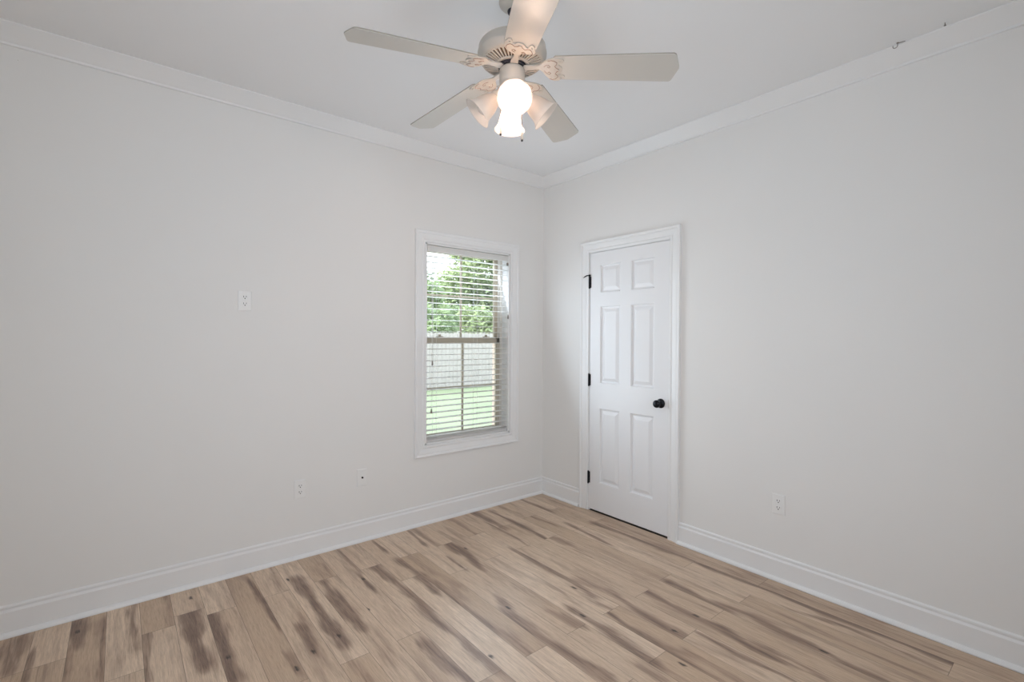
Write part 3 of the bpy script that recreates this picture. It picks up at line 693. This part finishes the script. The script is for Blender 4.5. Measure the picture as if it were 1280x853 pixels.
def make_blade(a):
    mb = MB(); mb.slab(blade_outline(), 0.0, .0060, bl_fn(a)); b = mb.build('blade', 'blade', fan, bevel=.001, seg=1); b.data.materials.append(M['blade_edge'])
    for p_ in b.data.polygons:
        if len(p_.vertices) == 4: p_.material_index = 1
    mb = MB(); f = bl_fn(a)
    strip_slab(mb, [(.048, .016), (.075, .014), (.098, .0095), (.110, .0110), (.120, .020), (.129, .033), (.140, .045), (.154, .054), (.172, .0585), (.190, .058)], -.0065, -.0008, f)
    # three scrolled tongues on the blade
    for yc_, w2, xe in ((0.042, .0125, .214), (0.0, .020, .205), (-0.042, .0125, .214)):
        pts = []
        for k in range(13):
            t = -PI/2+PI*k/12; pts.append((.188+(xe-.188)*math.cos(t), yc_+w2*math.sin(t)))
        pts = [(.180, yc_-w2)]+pts+[(.180, yc_+w2)]
        mb.slab(pts, -.0062, -.0008, f)
    # raised scroll relief
    nf = len(mb.f)
    for s_ in (1, -1):
        mb.tube([f(x, s_*y, -.0066) for x, y in ((.150, .048), (.163, .051), (.176, .047), (.186, .038), (.184, .028), (.176, .020), (.182, .010), (.192, .004))], .0015, 6)
        mb.tube([f(x, s_*y, -.0066) for x, y in ((.132, .012), (.142, .024), (.152, .026), (.158, .018), (.152, .011), (.146, .016))], .0013, 6)
    nf2 = len(mb.f)
    for x, y in ((.196, .042), (.196, -.042), (.190, 0)):
        p = f(x, y, -.007); mb.lathe([(.0045, 0), (.0045, -.002), (.002, -.003)], 10, Matrix.Translation(p))
    br = mb.build('blade_bracket', 'fan', b)
    br.data.materials.append(M['antique'])
    for i in range(nf, nf2): br.data.polygons[i].material_index = 1
for k in range(5): make_blade(PH0+k*2*PI/5)
# light kit: four arms with tulip shades
A0 = math.atan2(CAM_POS.y-FY, CAM_POS.x-FX)+math.radians(4)
TILT = math.radians(42)
for k in range(4):
    a = A0+k*PI/2; on = k in (0, 2)
    er = Vector((math.cos(a), math.sin(a), 0)); ax = (er*math.cos(TILT) - Vector((0, 0, 1))*math.sin(TILT)).normalized()
    rim = er*.143 + Vector((0, 0, Z(2.293)))
    neck = rim-ax*.108
    q = ax.to_track_quat('Z', 'Y').to_matrix().to_4x4(); mt = Matrix.Translation(neck) @ q
    mb = MB(); s0 = er*.045+Vector((0, 0, Z(2.408)))
    mb.tube([s0, s0+er*.010+Vector((0, 0, .002)), neck-ax*.028, neck-ax*.008], .0085, 10)
    arm = mb.build('lamp_arm', 'fan', fan)
    mb = MB(); mb.lathe([(.010, -.030), (.018, -.028), (.021, -.018), (.027, -.006), (.028, .006), (.025, .008)], 28, mt); mb.build('socket_cup', 'fan', arm)
    mb = MB(); pr = [(.0240, 0), (.0255, .006), (.030, .018), (.0375, .034), (.0435, .052), (.0470, .070), (.0500, .084), (.0560, .096), (.0640, .105), (.0675, .108)]
    inner = [(r-.0028, z-.0008) for r, z in reversed(pr)]
    mb.lathe(pr+inner, 40, mt, cap=False); mb.build('lamp_shade', 'shade', arm)
    mb = MB(); mb.lathe([(.0125, .004), (.013, .022), (.018, .034), (.0265, .050), (.0300, .064), (.0285, .078), (.020, .090), (.010, .0945), (.0005, .0955)], 28, mt)
    mb.build('light_bulb', 'bulb_on' if on else 'bulb_off', arm)
def chain(x, y, z1, fob):
    mb = MB()
    z = 2.384
    while z > z1+.018: mb.lathe([(.0004, .0014), (.0014, .0007), (.0014, -.0007), (.0004, -.0014)], 6, Matrix.Translation((x, y, Z(z)))); z -= .0034
    mb.tube([(x, y, Z(2.395)), (x, y, Z(z1+.016))], .0005, 5)
    c = mb.build('pull_chain', 'brass', fan)
    tm = Matrix.Translation((x, y, 0)); mb = MB(); mb.lathe([(.0015, Z(z1+.020)), (.004, Z(z1+.014)), (.0058, Z(z1)), (.0060, Z(z1-.008)), (.0045, Z(z1-.013))], 14, tm); mb.build('chain_fob', fob, c)
    mb = MB(); mb.lathe([(.0048, Z(z1-.012)), (.0040, Z(z1-.018)), (.001, Z(z1-.019))], 14, tm); mb.build('fob_tip', 'fan_dark', c)
rt = Vector((math.cos(-.888), math.sin(-.888), 0)) if False else Vector((.776, -.631, 0)); tw = Vector((-.631, -.776, 0))
p = rt*.0425+tw*(-.01); chain(p.x, p.y, 2.207, 'fan')
p = rt*-.047+tw*(-.02); chain(p.x, p.y, 2.235, 'fan')

# ------------------------------------------------------------------ outside
GZ = -0.30
g_ = MB(); g_.box((-40, T+.02, GZ-.2), (60, 70, GZ)); tag(g_.build('ground', 'grass'), 'pale green back lawn outside the window', 'lawn', None, 'structure')
b_ = MB()
for (x0, x1, z0, z1) in ((XL-.3, WIN[0]-.02, GZ, 3.1), (WIN[1]+.02, .4, GZ, 3.1), (WIN[0]-.02, WIN[1]+.02, GZ, WIN[2]-.03), (WIN[0]-.02, WIN[1]+.02, WIN[3]+.02, 3.1)): b_.box((x0, T+.012, z0), (x1, T+.11, z1))
struct('wall_exterior', b_, 'brick', 'brick outside face of the window wall', 'wall')
fe = empty('privacy_fence', (4.0, 10.0, GZ), 0, 'weathered pale board fence along the far side of the lawn', 'fence')
mb = MB(); rng = random.Random(3); x = -8.0
while x < 9.0:
    hgt = 1.80+rng.uniform(-.01, .01)
    mb.slab([(x, 0.05), (x+.135, 0.05), (x+.135, hgt-.03), (x+.105, hgt), (x+.03, hgt), (x, hgt-.03)], 0, .018, lambda a, b, c: (a, c, b)); x += .142
mb.build('fence_boards', 'fence', fe)
for z in (.35, 1.45):
    mb = MB(); mb.box((-8, .02, z), (9, .06, z+.09)); mb.build('fence_rail', 'fence', fe)
for k in range(8):
    mb = MB(); mb.box((-8+k*2.4, .06, 0), (-7.9+k*2.4, .16, 1.75)); mb.build('fence_post', 'fence', fe)
def tree(x, y, h, r, leaf, label, seed, n=5200, ls=.16, low=.2):
    rg = random.Random(seed); t = empty('leafy_tree', (x, y, GZ), 0, label, 'tree', 'trees beyond the fence')
    mb = MB(); mb.tube([(0, 0, 0), (.05, .02, h*.25), (-.03, .04, h*.5), (.04, 0, h*.75)], [r*.07, r*.055, r*.04, r*.02], 10)
    blobs = []
    for k in range(22):
        a = rg.uniform(0, 2*PI); zz = rg.uniform(low, .90)*h; rr = r*(.25+.75*math.sin(PI*min(1, zz/h*.95)))*rg.uniform(.2, .75)
        c = Vector((rr*math.cos(a), rr*math.sin(a), zz)); blobs.append((c, r*rg.uniform(.28, .46)))
        mb.tube([(0, 0, zz*.6), c*.5+Vector((0, 0, zz*.38)), c], [r*.025, r*.015, r*.006], 6)
    mb.build('trunk', 'bark', t)
    vs = []; fs = []
    for i in range(n):
        c, br = blobs[rg.randrange(len(blobs))]
        d = Vector((rg.gauss(0, 1), rg.gauss(0, 1), rg.gauss(0, 1))).normalized()*br*rg.uniform(.55, 1.08)
        p = c+d; u = Vector((rg.gauss(0, 1), rg.gauss(0, 1), rg.gauss(0, 1))).normalized(); v = u.orthogonal().normalized(); s_ = ls*rg.uniform(.6, 1.3)
        o_ = len(vs); vs += [p-u*s_, p+v*s_*.45, p+u*s_, p-v*s_*.45]; fs.append((o_, o_+1, o_+2, o_+3))
    mb = MB(); mb.add(vs, fs); mb.build('foliage', leaf, t, fix=False)
tree(5.9, 12.4, 2.95, 1.05, 'leaf_b', 'low green bush behind the fence at the left of the window', 1, 6500, .10, .1)
tree(8.1, 12.4, 3.0, 1.05, 'leaf_a', 'low light green bush close behind the fence boards', 6, 6500, .10, .1)
tree(8.4, 16.6, 4.0, 1.8, 'leaf_b', 'mid-height green tree standing left of the tall one', 7, 14000, .12, .12)
tree(13.1, 19.4, 8.8, 2.9, 'leaf_a', 'tall light green tree behind the fence, right half of the window', 2, 30000, .14, .05)
tree(19.4, 19.4, 8.0, 2.6, 'leaf_b', 'broad green tree furthest right behind the fence', 3, 5000, .2, .12)
tree(10.4, 24.0, 5.4, 2.8, 'leaf_c', 'dark green tree standing deepest beyond the fence', 4, 9000, .2, .1)
tree(1.5, 15.5, 3.6, 2.0, 'leaf_a', 'light green tree furthest left behind the fence', 5, 3000, .16, .12)
